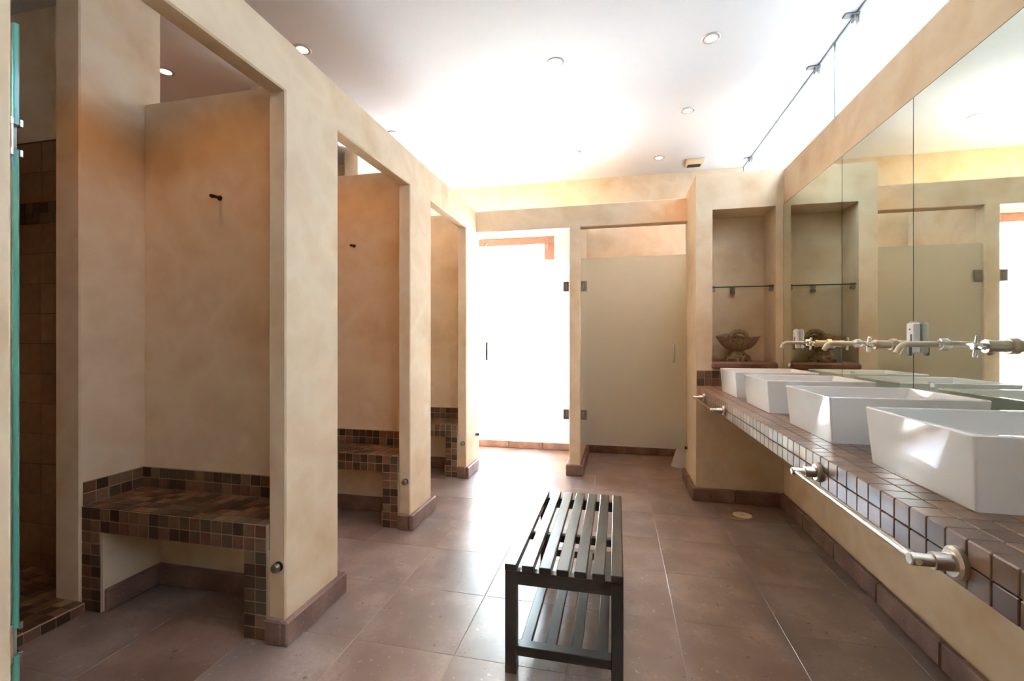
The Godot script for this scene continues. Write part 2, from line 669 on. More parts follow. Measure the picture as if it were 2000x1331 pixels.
func skirt(parent: Node3D, a: Vector2, b: Vector2, out: Vector2, h := 0.10) -> void:
	# stone skirting along a wall foot from a to b (x, z), standing out from the wall by 3 cm
	var t := 0.030
	var d := b - a
	var len_all := d.length()
	var count := maxi(1, int(ceil(len_all / 0.43)))
	var each := len_all / count
	for i in count:
		var m := a + d.normalized() * (each * (i + 0.5)) + out * (t / 2.0)
		var along_x := absf(d.x) > absf(d.y)
		var size := Vector3(each - 0.0025, h, t) if along_x else Vector3(t, h, each - 0.0025)
		obj("skirting_piece", box_mesh(size.snapped(Vector3.ONE * 0.0001), 0.007), M.skirting, parent, Vector3(m.x, h / 2.0, m.y))


func skirtings() -> void:
	var bb := 0.03
	var left := shell("baseboard_left", "reddish stone skirting round the cubicle piers")
	skirt(left, Vector2(XW, 1.85), Vector2(XW, -0.742 - bb), Vector2(1, 0))
	for p in [P1, P2]:
		skirt(left, Vector2(XW, p[0] + bb), Vector2(XW, p[1] - bb), Vector2(1, 0))
		skirt(left, Vector2(XW, p[0]), Vector2(XW - WALL_T, p[0]), Vector2(0, 1))
		skirt(left, Vector2(XW, p[1]), Vector2(XW - WALL_T, p[1]), Vector2(0, -1))
	skirt(left, Vector2(XW, P3[0] + bb), Vector2(XW, ZT + 0.002), Vector2(1, 0))
	skirt(left, Vector2(XW, P3[0]), Vector2(XW - WALL_T, P3[0]), Vector2(0, 1))
	var right := shell("baseboard_right", "reddish stone skirting below the washbasin counter")
	skirt(right, Vector2(XR, 1.85), Vector2(XR, ZA), Vector2(-1, 0))
	var niche := shell("baseboard_niche", "reddish stone skirting round the niche block")
	skirt(niche, Vector2(0.5895 - bb, ZA), Vector2(XR - bb, ZA), Vector2(0, 1))
	skirt(niche, Vector2(0.5895, ZA), Vector2(0.5895, ZT - 0.10), Vector2(-1, 0))
	var far := shell("baseboard_far", "reddish stone skirting along the far wall and the stall post")
	skirt(far, Vector2(-2.36, ZF), Vector2(-0.4207, ZF), Vector2(0, 1), 0.085)
	skirt(far, Vector2(-0.3216, ZF), Vector2(1.19, ZF), Vector2(0, 1), 0.085)
	skirt(far, Vector2(-0.4207 - bb, ZT), Vector2(-0.3216 + bb, ZT), Vector2(0, 1))
	skirt(far, Vector2(-0.3216, ZT), Vector2(-0.3216, ZF + bb), Vector2(1, 0))
	skirt(far, Vector2(-0.4207, ZT), Vector2(-0.4207, ZF + bb), Vector2(-1, 0))
	skirt(far, Vector2(-2.36, ZT - 0.10), Vector2(-2.36, ZF + bb), Vector2(1, 0))


func clerestory() -> void:
	# glass strip between mirror wall and ceiling, panes held by ceiling clips
	var seams := [-5.098, -3.087, -1.10, 0.87, 1.85]
	for i in 4:
		var w := shell("window_%d" % (i + 1), ["glass strip pane above the mirrors at the far end", "glass strip pane above the mirrors nearest the middle", "glass strip pane above the mirrors beside the viewer", "glass strip pane above the mirrors behind the viewer"][i])
		var za: float = seams[i] + 0.0025
		var zb: float = seams[i + 1] - 0.0025
		obj("pane", box_mesh(Vector3(0.008, CEIL - WT - 0.004, zb - za)), M.pane, w, Vector3(1.265, (CEIL + WT) / 2.0, (za + zb) / 2.0))
		var est := st_new()
		for z in [za, zb]:
			add_box(est, Vector3(1.2605, WT + 0.003, z - 0.0012), Vector3(1.2695, CEIL - 0.003, z + 0.0012))
		add_box(est, Vector3(1.2600, CEIL - 0.006, za), Vector3(1.2700, CEIL - 0.0005, zb))
		obj("glass_edge", done(est), M.mirror_edge, w)
		if i == 3:
			continue
		for z in [za + 0.245, zb - 0.24]:
			var cst := st_new()
			add_box(cst, Vector3(1.205, CEIL - 0.012, z - 0.02), Vector3(1.275, CEIL - 0.001, z + 0.02), 0.003)
			add_box(cst, Vector3(1.270, CEIL - 0.055, z - 0.02), Vector3(1.280, CEIL - 0.001, z + 0.02), 0.003)
			add_box(cst, Vector3(1.246, CEIL - 0.045, z - 0.017), Vector3(1.2602, CEIL - 0.008, z + 0.017), 0.003)
			obj("clip", done(cst), M.steel, w)


func stall_window(x0: float, x1: float, y0: float, y1: float) -> void:
	var w := shell("window_5", "reddish wood window in the far wall of the bright stall")
	var t := 0.085
	var zf := ZF - 0.005
	for b in [[Vector3(x0, y1 - t, zf - 0.06), Vector3(x1, y1, zf)], [Vector3(x0, y0, zf - 0.06), Vector3(x1, y0 + t, zf)], [Vector3(x0, y0 + t, zf - 0.06), Vector3(x0 + t, y1 - t, zf)], [Vector3(x1 - t - 0.03, y0 + t, zf - 0.06), Vector3(x1, y1 - t, zf)]]:
		var size: Vector3 = b[1] - b[0]
		var o := obj("frame_member", box_mesh(size, 0.006), M.window_wood, w, (b[0] + b[1]) / 2.0)
		if size.y > size.x:
			o.mesh = box_mesh(Vector3(size.y, size.x, size.z), 0.006)
			o.rotation.z = PI / 2
	obj("pane", box_mesh(Vector3(x1 - x0 - t, y1 - y0 - t, 0.006)), M.pane, w, Vector3((x0 + x1) / 2.0 - 0.01, (y0 + y1) / 2.0, zf - 0.03))
	# stay handles
	for x in [-1.47, -0.735]:
		var st := st_new()
		add_box(st, Vector3(x - 0.018, y1 - 0.065, zf), Vector3(x + 0.018, y1 - 0.03, zf + 0.012), 0.004)
		add_rod(st, [Vector3(x, y1 - 0.045, zf + 0.005), Vector3(x, y1 - 0.05, zf + 0.03), Vector3(x - 0.012, y1 - 0.09, zf + 0.034), Vector3(x - 0.016, y1 - 0.15, zf + 0.03)], [0.006, 0.007, 0.006, 0.007], 10)
		obj("window_stay", done(st), M.steel, w)


func outside() -> void:
	# narrow light well outside the glass strip: white floor and a white wall opposite
	shell("floor_light_well", "grey gravel floor of the narrow light well outside the glass strip", plain_boxes([[Vector3(1.37, -0.10, ZF + 0.002), Vector3(1.948, 2.30, 4.0)]]), M.gravel)
	shell("wall_light_well", "white wall of the narrow light well outside the glass strip", plain_boxes([[Vector3(1.95, -0.10, ZF - 0.2), Vector3(2.15, 4.50, 4.0)]]), M.well_paint)
	shell("ground_outside", "pale sunlit paving outside the building", plain_boxes([[Vector3(-30, -0.4, -40), Vector3(30, -0.16, 30)]]), M.roofing)


func shower_tiling() -> void:
	# tiles on the shower wall that shows past the nearest pier, mosaic band and floor
	var w := shell("wall_shower_tiles", "brown glazed tiles with a dark mosaic band inside the nearest shower")
	var zf := -1.828
	var x0 := -3.40
	var x1 := XS - 0.145
	obj("grout_bed", plain_boxes([[Vector3(x0, 0, zf - 0.001), Vector3(x1, 2.285, zf + 0.004)]]), M.dark_grout, w)
	var r := RandomNumberGenerator.new()
	r.seed = 5
	var p := 0.16
	var cols := int((x1 - x0) / p) + 1
	var rows := []
	var y := 1.843
	while y > 0.02:
		rows.append([maxf(0.0, y - p), y])
		y -= p
	rows.append([1.956, 2.116])
	rows.append([2.116, 2.276])
	for row in rows:
		for i in cols:
			var xb := x1 - i * p
			var xa := maxf(x0, xb - p)
			if xb - xa < 0.02 or row[1] - row[0] < 0.02:
				continue
			var size := Vector3(xb - xa - 0.003, row[1] - row[0] - 0.003, 0.006).snapped(Vector3.ONE * 0.0001)
			obj("tile", box_mesh(size, 0.001), M.shower_tile[r.randi_range(0, 2)], w, Vector3((xa + xb) / 2.0, (row[0] + row[1]) / 2.0, zf + 0.006))
	for j in 2:
		for i in 16:
			obj("mosaic_piece", box_mesh(Vector3(0.0508, 0.0532, 0.006), 0.001), M.mosaic[[0, 5, 0, 1][r.randi_range(0, 3)]], w, Vector3(x1 - 0.028 - i * 0.0543, 1.871 + j * 0.0563, zf + 0.006))
	var f := shell("floor_shower", "dark mosaic shower floor behind a low tiled curb")
	obj("bed", plain_boxes([[Vector3(x0, -0.02, zf), Vector3(XS - 0.02, 0.004, -0.80)]]), M.dark_grout, f)
	for i in 12:
		for j in 13:
			obj("mosaic_piece", box_mesh(Vector3(0.0505, 0.006, 0.0505), 0.001), M.mosaic[r.randi_range(0, 6)], f, Vector3(-2.545 - i * PITCH, 0.006, zf - 0.0 + 0.034 + j * PITCH))
	# curb at the shower entrance
	obj("curb", plain_boxes([[Vector3(-2.495, -0.01, -1.575), Vector3(-2.318, 0.046, -0.80)]], 0.003), M.grout, f)
	for j in 14:
		var z := -1.545 + j * PITCH
		for i in 3:
			obj("curb_tile", box_mesh(Vector3(0.0515, 0.006, 0.0505), 0.001), M.mosaic[r.randi_range(0, 6)], f, Vector3(-2.348 - i * 0.055, 0.047, z))
		obj("curb_tile", box_mesh(Vector3(0.006, 0.040, 0.0505), 0.001), M.mosaic[r.randi_range(0, 6)], f, Vector3(-2.317, 0.023, z))


# ==================================================================== benches
func benches() -> void:
	cubicle_bench(P1[0] + 0.012, 0.279, "brown mosaic tiled bench in the nearest cubicle", 101)
	cubicle_bench(P2[0] + 0.012, 0.262, "brown mosaic tiled bench in the middle cubicle", 102)
	cubicle_bench(P3[0] + 0.012, 0.284, "brown mosaic tiled bench in the cubicle beside the bright stall", 103)


func cubicle_bench(z_front: float, D: float, label: String, seed_value: int) -> void:
	var t := thing("tiled_bench", label, "bench", Vector3(XS, 0, z_front), "mosaic benches in the changing cubicles")
	var r := RandomNumberGenerator.new()
	r.seed = seed_value
	var W := 0.977
	var top := 0.470
	var p := W / 18.0
	var leg := 2.0 * p
	var apron := 0.110
	var st := st_new()
	add_box(st, Vector3(0.001, top - apron, -D), Vector3(W - 0.001, top - 0.0015, -0.0015), 0.001)
	add_box(st, Vector3(0.001, 0, -0.012), Vector3(leg, top - apron + 0.003, -0.0015), 0.001)
	add_box(st, Vector3(W - leg, 0, -0.012), Vector3(W - 0.001, top - apron + 0.003, -0.0015), 0.001)
	obj("core", done(st), M.grout, t)
	for x in [[0.001, leg - 0.002], [W - leg + 0.002, W - 0.001]]:
		obj("leg_panel", plain_boxes([[Vector3(x[0], 0, -D), Vector3(x[1], top - apron + 0.002, -0.012)]]), M.plaster, t)
	# wall strips behind the bench
	st = st_new()
	add_box(st, Vector3(0.0, top, -D), Vector3(0.005, top + 0.108, -0.004), 0.001)
	add_box(st, Vector3(0.0, top, -D), Vector3(W, top + 0.108, -D + 0.005), 0.001)
	obj("splash_bed", done(st), M.grout, t)
	var g := 0.0042
	var pd := (D - 0.006) / 5.0
	var face := box_mesh(Vector3(p - g, 0.055 - g, 0.007).snapped(Vector3.ONE * 0.0001), 0.0012)
	for j in 2:
		for i in 18:
			obj("tile", face, pick(r), t, Vector3((i + 0.5) * p, top - 0.0275 - j * 0.055, -0.002))
	var rows := 7
	var rh := (top - apron) / rows
	var leg_face := box_mesh(Vector3(p - g, rh - g, 0.007).snapped(Vector3.ONE * 0.0001), 0.0012)
	for j in rows:
		for i in [0, 1, 16, 17]:
			obj("tile", leg_face, pick(r), t, Vector3((i + 0.5) * p, (j + 0.5) * rh, -0.002))
	var flat := box_mesh(Vector3(p - g, 0.007, pd - g).snapped(Vector3.ONE * 0.0001), 0.0012)
	for j in 5:
		for i in 18:
			obj("tile", flat, pick(r), t, Vector3((i + 0.5) * p, top - 0.002, -0.001 - (j + 0.5) * pd))
	var side := box_mesh(Vector3(0.006, 0.0525 - g, pd - g).snapped(Vector3.ONE * 0.0001), 0.0012)
	var back := box_mesh(Vector3(p - g, 0.0525 - g, 0.006).snapped(Vector3.ONE * 0.0001), 0.0012)
	for j in 2:
		for i in 5:
			obj("tile", side, pick(r), t, Vector3(0.005, top + 0.029 + j * 0.0525, -0.001 - (i + 0.5) * pd))
		for i in 18:
			obj("tile", back, pick(r), t, Vector3((i + 0.5) * p, top + 0.029 + j * 0.0525, -D + 0.006))
	# skirting inside the opening
	var bx := box_mesh(Vector3(W - 2 * leg - 0.004, 0.10, 0.025).snapped(Vector3.ONE * 0.0001), 0.006)
	obj("skirting", bx, M.skirting, t, Vector3(W / 2.0, 0.05, -D + 0.0125))
	var by := box_mesh(Vector3(0.022, 0.10, D - 0.03).snapped(Vector3.ONE * 0.0001), 0.006)
	obj("skirting", by, M.skirting, t, Vector3(leg + 0.010, 0.05, -D / 2.0 - 0.0))
	obj("skirting", by, M.skirting, t, Vector3(W - leg - 0.010, 0.05, -D / 2.0 - 0.0))


func pick(r: RandomNumberGenerator) -> Material:
	return M.mosaic[r.randi_range(0, M.mosaic.size() - 1)]


# ===================================================================== vanity
const CX := 0.594
const CY := 0.874
const BASIN_Z := [-1.304, -1.940, -2.595, -3.200]


func vanity() -> void:
	var r := RandomNumberGenerator.new()
	r.seed = 77
	var z_near := -0.26
	var t := thing("vanity_counter", "long brown tiled counter carrying four white basins along the mirror wall", "counter", Vector3(CX, 0, ZA))
	var L := z_near - ZA
	var W := XR - CX
	obj("slab", plain_boxes([[Vector3(0.006, 0.783, 0.0), Vector3(W, CY - 0.005, L)]], 0.003), M.grout, t)
	var p := 0.0535
	var n := int(L / p)
	var g := 0.003
	var front := [box_mesh(Vector3(0.008, 0.0455 - g, p - g), 0.0015), box_mesh(Vector3(0.008, 0.0455 - g, p - g), 0.0015)]
	for i in n:
		for j in 2:
			obj("edge_tile", front[j], M.counter_tile[r.randi_range(0, 4)], t, Vector3(0.004, CY - 0.0228 - j * 0.0455, L - (i + 0.5) * p))
	# top tiles: the front rows tile by tile, what lies under and behind the basins joined
	var kept := 0
	var rest := []
	for k in M.counter_tile.size():
		rest.append(st_new())
	var counts := [0, 0, 0, 0, 0]
	var rows := int(W / p)
	for j in rows:
		for i in n:
			var v := r.randi_range(0, 4)
			var c := Vector3((j + 0.5) * p, CY - 0.0035, L - (i + 0.5) * p)
			if j < 3 and kept < 170:
				obj("top_tile", box_mesh(Vector3(p - g, 0.007, p - g), 0.0012), M.counter_tile[v], t, c)
				kept += 1
			else:
				add_box(rest[v], c - Vector3(p - g, 0.007, p - g) / 2.0, c + Vector3(p - g, 0.007, p - g) / 2.0, 0.0012)
				counts[v] += 1
	var joined := ArrayMesh.new()
	for v in 5:
		rest[v].generate_normals()
		rest[v].commit(joined)
		joined.surface_set_material(v, M.counter_tile[v])
	var more := MeshInstance3D.new()
	more.name = "rear_tiles"
	more.mesh = joined
	t.add_child(more)
	more.set_meta("kind", "stuff")
	# tile upstand on the niche block
	var up := thing("tile_upstand", "two rows of brown tiles on the niche block above the counter end", "tiles", Vector3(CX, CY, ZA))
	obj("bed", plain_boxes([[Vector3(0.0, 0.0, 0.0), Vector3(W, 0.118, 0.005)]]), M.grout, up)
	for j in 2:
		for i in 11:
			obj("tile", box_mesh(Vector3(p - g, 0.057 - g, 0.007), 0.0012), M.mosaic[[3, 0, 3, 6][r.randi_range(0, 3)]], up, Vector3((i + 0.5) * p, 0.030 + j * 0.058, 0.0065))
	# basins, taps, soap dispensers, mirrors, towel bars
	var words := ["nearest", "second nearest", "third nearest", "farthest"]
	for i in 4:
		basin(BASIN_Z[i], "%s white rectangular ceramic basin standing on the tiled counter" % words[i])
	var tap_words := ["brushed wall tap with cross handle over the nearest basin", "brushed wall tap with cross handle over the second nearest basin", "brushed wall tap with cross handle over the third nearest basin", "brushed wall tap with cross handle over the farthest basin"]
	for i in 4:
		wall_tap(-1.405 - 0.63 * i, tap_words[i])
	dispenser(-2.187, "white push soap dispenser on the mirror seam between second and third basins")
	dispenser(-3.440, "white push soap dispenser on the mirror behind the farthest basin")
	var seams := [ZA + 0.002, -2.828, -2.213, -1.598, -0.983, -0.368]
	var mw := ["mirror panel beside the display niche behind the far basins", "mirror panel between the two visible seams", "mirror panel right of the nearer seam behind the second basin", "mirror panel behind the nearest basin at the picture edge", "mirror panel nearest the viewer"]
	for i in 5:
		var za: float = seams[i] + 0.0015
		var zb: float = seams[i + 1] - 0.0015
		var m := thing("mirror_panel", mw[i], "mirror", Vector3(XR, CY + 0.004, (za + zb) / 2.0), "mirrors above the counter")
		var h := 2.222 - CY - 0.004
		obj("glass", box_mesh(Vector3(0.005, h, zb - za), 0.0), M.mirror, m, Vector3(-0.0035, h / 2.0, 0))
		var est := st_new()
		for s in [-1.0, 1.0]:
			add_box(est, Vector3(-0.0062, 0, s * (zb - za) / 2.0 - 0.001), Vector3(-0.001, h, s * (zb - za) / 2.0 + 0.001))
		add_box(est, Vector3(-0.0062, h - 0.001, -(zb - za) / 2.0), Vector3(-0.001, h + 0.0012, (zb - za) / 2.0))
		obj("edge", done(est), M.mirror_edge, m)
		obj("clip", box_mesh(Vector3(0.010, 0.024, 0.016), 0.002), M.chrome, m, Vector3(-0.009, 0.168, -(zb - za) / 2.0 + 0.11))
	towel_bar(-2.798, -3.405, "chrome towel bar on the counter front at the far end")
	towel_bar(-0.975, -1.552, "chrome towel bar on the counter front nearest the viewer")


func rounded_rect(x0: float, x1: float, z0: float, z1: float, y: float, r: float) -> PackedVector3Array:
	# counter-clockwise seen from above
	var out := PackedVector3Array()
	for c in [[x1 - r, z1 - r, 0.0], [x1 - r, z0 + r, 1.0], [x0 + r, z0 + r, 2.0], [x0 + r, z1 - r, 3.0]]:
		for k in 5:
			var a: float = -PI / 2 + PI / 2 * (c[2] + k / 4.0)
			# angle measured so that -90 degrees points to +z
			out.append(Vector3(c[0] + r * cos(a), y, c[1] - r * sin(a)))
	return out


func basin(zc: float, label: String) -> void:
	var t := thing("wash_basin", label, "basin", Vector3(0.92, CY, zc), "white basins on the counter")
	var h := 0.157
	var x0 := -0.226
	var x1 := 0.228
	var hz := 0.206
	var st := st_new()
	var fl := 0.013
	var gz := 0.010
	var o0 := rounded_rect(x0 + fl, x1 - fl, -hz + gz, hz - gz, 0.0, 0.006)
	var o1 := rounded_rect(x0, x1, -hz, hz, h - 0.003, 0.007)
	var o2 := rounded_rect(x0 + 0.003, x1 - 0.003, -hz + 0.003, hz - 0.003, h, 0.006)
	var w := 0.013
	var i2 := rounded_rect(x0 + w - 0.002, x1 - w + 0.002, -hz + w - 0.002, hz - w + 0.002, h, 0.008)
	var i1 := rounded_rect(x0 + w, x1 - w, -hz + w, hz - w, h - 0.003, 0.009)
	var i0 := rounded_rect(x0 + w + 0.03, x1 - w - 0.03, -hz + w + 0.012, hz - w - 0.012, 0.030, 0.02)
	var f0 := rounded_rect(x0 + w + 0.05, x1 - w - 0.05, -hz + w + 0.032, hz - w - 0.032, 0.022, 0.02)
	var f1 := rounded_rect(-0.02, 0.02, -0.02, 0.02, 0.017, 0.0199)
	add_loft(st, [o0, o1], true, false, 1)
	add_loft(st, [o1, o2], false, false, 2)
	add_loft(st, [o2, i2], false, false, 3)
	add_loft(st, [i2, i1], false, false, 4)
	add_loft(st, [i1, i0], false, false, 5)
	add_loft(st, [i0, f0], false, false, 6)
	add_loft(st, [f0, f1], false, true, 7)
	obj("bowl", done(st), M.ceramic, t)
	obj("drain", rod([Vector3(0, 0.015, 0), Vector3(0, 0.021, 0)], [0.022, 0.020], 20), M.chrome, t)
	obj("overflow", rod([Vector3(0.196, 0.118, 0), Vector3(0.211, 0.121, 0)], [0.012, 0.012], 16), M.steel, t)


func wall_tap(z: float, label: String) -> void:
	var t := thing("wall_tap", label, "tap", Vector3(XR - 0.006, 1.206, z), "taps on the mirrors")
	var path := [Vector3(0, 0, 0), Vector3(-0.115, 0, 0)]
	var rad := [0.0115, 0.0115]
	for k in range(1, 7):
		var a := deg_to_rad(62.0) * k / 6.0
		path.append(Vector3(-0.115 - 0.030 * sin(a), -0.030 * (1.0 - cos(a)), 0))
		rad.append(0.0115)
	path.append(path[-1] + Vector3(-cos(deg_to_rad(62.0)), -sin(deg_to_rad(62.0)), 0) * 0.022)
	rad.append(0.0115)
	obj("spout", rod(path, rad, 18), M.nickel, t)
	obj("flange", rod([Vector3(0.0, 0, 0), Vector3(-0.010, 0, 0), Vector3(-0.013, 0, 0), Vector3(-0.014, 0, 0), Vector3(-0.022, 0, 0)], [0.023, 0.023, 0.020, 0.016, 0.0155], 24), M.chrome, t)
	var hz := 0.31
	var hd := obj("handle", rod([Vector3(0, -0.004, hz), Vector3(-0.010, -0.004, hz), Vector3(-0.013, -0.004, hz), Vector3(-0.0135, -0.004, hz), Vector3(-0.060, -0.004, hz), Vector3(-0.0605, -0.004, hz), Vector3(-0.072, -0.004, hz), Vector3(-0.0725, -0.004, hz), Vector3(-0.088, -0.004, hz)], [0.026, 0.026, 0.022, 0.0185, 0.0185, 0.021, 0.021, 0.010, 0.010], 24), M.nickel, t)
	var st := st_new()
	var c := Vector3(-0.094, -0.004, hz)
	add_rod(st, [c + Vector3(0.010, 0, 0), c - Vector3(0.009, 0, 0), c - Vector3(0.012, 0, 0)], [0.0125, 0.0125, 0.009], 18)
	for a in [deg_to_rad(80.0), deg_to_rad(170.0)]:
		var d := Vector3(0, sin(a), cos(a))
		add_rod(st, [c - d * 0.036, c - d * 0.033, c + d * 0.033, c + d * 0.036], [0.0045, 0.0065, 0.0065, 0.0045], 12)
	obj("cross", done(st), M.chrome, hd)


func dispenser(z: float, label: String) -> void:
	var t := thing("soap_dispenser", label, "dispenser", Vector3(XR - 0.006, 1.168, z), "soap dispensers on the mirrors")
	var st := st_new()
	add_box(st, Vector3(-0.026, 0, -0.027), Vector3(-0.001, 0.124, 0.027), 0.005)
	add_rod(st, [Vector3(-0.014, 0.122, 0), Vector3(-0.014, 0.130, 0)], [0.012, 0.011], 16)
	obj("body", done(st), M.plastic, t)
	obj("window", box_mesh(Vector3(0.003, 0.040, 0.012), 0.001), M.grey_plastic, t, Vector3(-0.0265, 0.058, 0.008))
	st = st_new()
	add_box(st, Vector3(-0.036, -0.010, -0.008), Vector3(-0.024, 0.034, 0.016), 0.004)
	obj("push_lever", done(st), M.grey_plastic, t)
	obj("lock", rod([Vector3(-0.025, 0.098, 0.0), Vector3(-0.029, 0.098, 0.0)], [0.004, 0.003], 12), M.steel, t)


func towel_bar(z_a: float, z_b: float, label: String) -> void:
	var t := thing("towel_bar", label, "towel bar", Vector3(CX, 0.823, (z_a + z_b) / 2.0), "towel bars on the counter front")
	var half := absf(z_a - z_b) / 2.0
	obj("bar", rod([Vector3(-0.066, 0, -half - 0.012), Vector3(-0.066, 0, half + 0.012)], [0.006, 0.006], 16), M.chrome, t)
	for s in [-1.0, 1.0]:
		var z: float = s * half
		var post := obj("post", rod([Vector3(-0.012, 0, z), Vector3(-0.040, 0, z), Vector3(-0.0402, 0, z), Vector3(-0.074, 0, z), Vector3(-0.076, 0, z)], [0.0155, 0.0155, 0.011, 0.011, 0.009], 20), M.nickel, t)
		obj("flange", rod([Vector3(0.001, 0, z), Vector3(-0.008, 0, z), Vector3(-0.0125, 0, z)], [0.029, 0.029, 0.024], 28), M.nickel, post)


# ================================================================ toilet area
func toilet_area() -> void:
	stall_door("door_1", -1.296, -0.424, 1, "frosted glass door glowing before the bright window stall")
	stall_door("door_2", -0.316, 0.584, -1, "dull frosted glass door of the right toilet stall")
	# glass door of the nearest cubicle, swung open into it; only its hinge edge shows
	var d := shell("door_3", "green edged glass door swung open into the nearest cubicle")
	var z := -0.752
	obj("pane", plain_boxes([[Vector3(-2.15, 0.28, z - 0.0048), Vector3(XW - 0.012, 1.93, z + 0.0048)]]), M.frosted, d)
	var st := st_new()
	for y in [[0.28, 0.515], [0.575, 1.648], [1.703, 1.93]]:
		add_box(st, Vector3(XW - 0.0118, y[0], z - 0.005), Vector3(XW - 0.004, y[1], z + 0.005), 0.0008)
	obj("glass_edge", done(st), M.glass_edge, d)
	for y in [0.545, 1.675]:
		st = st_new()
		for s in [-1.0, 1.0]:
			add_box(st, Vector3(XW - 0.06, y - 0.042, z + s * 0.0085 - 0.003), Vector3(XW - 0.003, y - 0.026, z + s * 0.0085 + 0.003), 0.001)
			add_box(st, Vector3(XW - 0.06, y + 0.026, z + s * 0.0085 - 0.003), Vector3(XW - 0.003, y + 0.042, z + s * 0.0085 + 0.003), 0.001)
		add_box(st, Vector3(XW - 0.055, y - 0.042, z + 0.0052), Vector3(XW - 0.004, y + 0.042, z + 0.0095), 0.001)
		obj("hinge", done(st), M.chrome, d)
	# toilet in the right stall, only its foot shows below the door
	var t := thing("toilet", "white ceramic toilet standing behind the dull frosted door", "toilet", Vector3(0.80, 0, -4.70))
	st = st_new()
	var rings := []
	for q in [[0.0, 0.29, 0.105, 0.0], [0.03, 0.28, 0.10, 0.0], [0.16, 0.26, 0.095, 0.02], [0.26, 0.30, 0.14, 0.0], [0.36, 0.36, 0.18, -0.03], [0.39, 0.365, 0.185, -0.03]]:
		var ring := PackedVector3Array()
		for i in 28:
			var a := -TAU * i / 28.0
			ring.append(Vector3(q[3] + q[1] * cos(a) * (1.0 if cos(a) < 0 else 0.9), q[0], q[2] * sin(a)))
		rings.append(ring)
	add_loft(st, rings, true, true, 1)
	obj("bowl", done(st), M.ceramic, t)
	st = st_new()
	rings = []
	for q in [[0.392, 0.97], [0.397, 1.0], [0.418, 1.0], [0.423, 0.95]]:
		var ring := PackedVector3Array()
		for i in 28:
			var a := -TAU * i / 28.0
			ring.append(Vector3(-0.03 + 0.37 * q[1] * cos(a) * (1.0 if cos(a) < 0 else 0.7), q[0], 0.19 * q[1] * sin(a)))
		rings.append(ring)
	add_loft(st, rings, true, true, 1)
	obj("seat", done(st), M.plastic, t)
	st = st_new()
	add_box(st, Vector3(0.20, 0.36, -0.20), Vector3(0.385, 0.74, 0.20), 0.02)
	obj("tank", done(st), M.ceramic, t)
	st = st_new()
	add_box(st, Vector3(0.19, 0.742, -0.21), Vector3(0.388, 0.775, 0.21), 0.008)
	obj("tank_lid", done(st), M.ceramic, t)


func stall_door(called: String, x0: float, x1: float, hinge_side: int, label: String) -> void:
	var d := shell(called, label)
	var z := ZT - 0.025
	var y0 := 0.279
	var y1 := 1.962
	obj("pane", plain_boxes([[Vector3(x0, y0, z - 0.005), Vector3(x1, y1, z + 0.005)]], 0.0008), M.frosted, d)
	var hx := x1 if hinge_side > 0 else x0
	var hs := float(hinge_side)
	for y in [1.712, 0.548]:
		var st := st_new()
		var xa := minf(hx, hx - hs * 0.052)
		var xb := maxf(hx, hx - hs * 0.052)
		for s in [-1.0, 1.0]:
			add_box(st, Vector3(xa, y - 0.045, z + s * 0.010 - 0.004), Vector3(xb, y + 0.045, z + s * 0.010 + 0.004), 0.002)
		obj("hinge", done(st), M.steel, d)
		obj("hinge_slot", box_mesh(Vector3(0.007, 0.05, 0.003), 0.001), M.chrome, d, Vector3(hx - hs * 0.022, y, z + 0.0145))
	# D-shaped pull
	var px := (x0 + 0.10) if hinge_side > 0 else (x1 - 0.105)
	var c := Vector3(px, 1.118, z + 0.005)
	var pts := []
	var rad := []
	for q in [[0.0, 0.078], [0.018, 0.078], [0.026, 0.075], [0.032, 0.066], [0.032, 0.0], [0.032, -0.066], [0.026, -0.075], [0.018, -0.078], [0.0, -0.078]]:
		pts.append(c + Vector3(0, q[1], q[0]))
		rad.append(0.012)
	obj("handle", rod(pts, rad, 14), M.chrome if hinge_side < 0 else M.steel, d)


# ============================================================== niche contents
func niche_things() -> void:
	var sx0 := 0.7071
	var sx1 := 1.1423
	var sill := thing("niche_sill", "reddish stone ledge at the foot of the display niche", "ledge", Vector3((sx0 + sx1) / 2.0, 1.006, ZA))
	var st := st_new()
	add_box(st, Vector3(-0.2175, 0.025, -0.268), Vector3(0.2175, 0.053, 0.0), 0.002)
	add_box(st, Vector3(-0.226, 0.0, 0.001), Vector3(0.226, 0.053, 0.036), 0.014)
	obj("stone", done(st), M.sill, sill)
	# glass shelf
	var sh := thing("glass_shelf", "green edged glass shelf across the display niche", "shelf", Vector3((sx0 + sx1) / 2.0, 1.622, ZA - 0.13))
	obj("glass", box_mesh(Vector3(0.430, 0.008, 0.20), 0.0006), M.shelf_glass, sh, Vector3(0, 0.004, 0))
	obj("front_edge", box_mesh(Vector3(0.430, 0.0085, 0.003), 0.0006), M.shelf_edge, sh, Vector3(0, 0.004, 0.1016))
	for p in [Vector3(-0.205, 0, 0.07), Vector3(0.205, 0, 0.07), Vector3(-0.02, 0, -0.118)]:
		st = st_new()
		add_box(st, p + Vector3(-0.016, -0.030, -0.016), p + Vector3(0.016, -0.001, 0.016), 0.005)
		add_box(st, p + Vector3(-0.016, 0.0085, -0.016), p + Vector3(0.016, 0.017, 0.016), 0.003)
		obj("bracket", done(st), M.steel, sh)
	bowl(Vector3(0.905, 1.0595, ZA - 0.085))


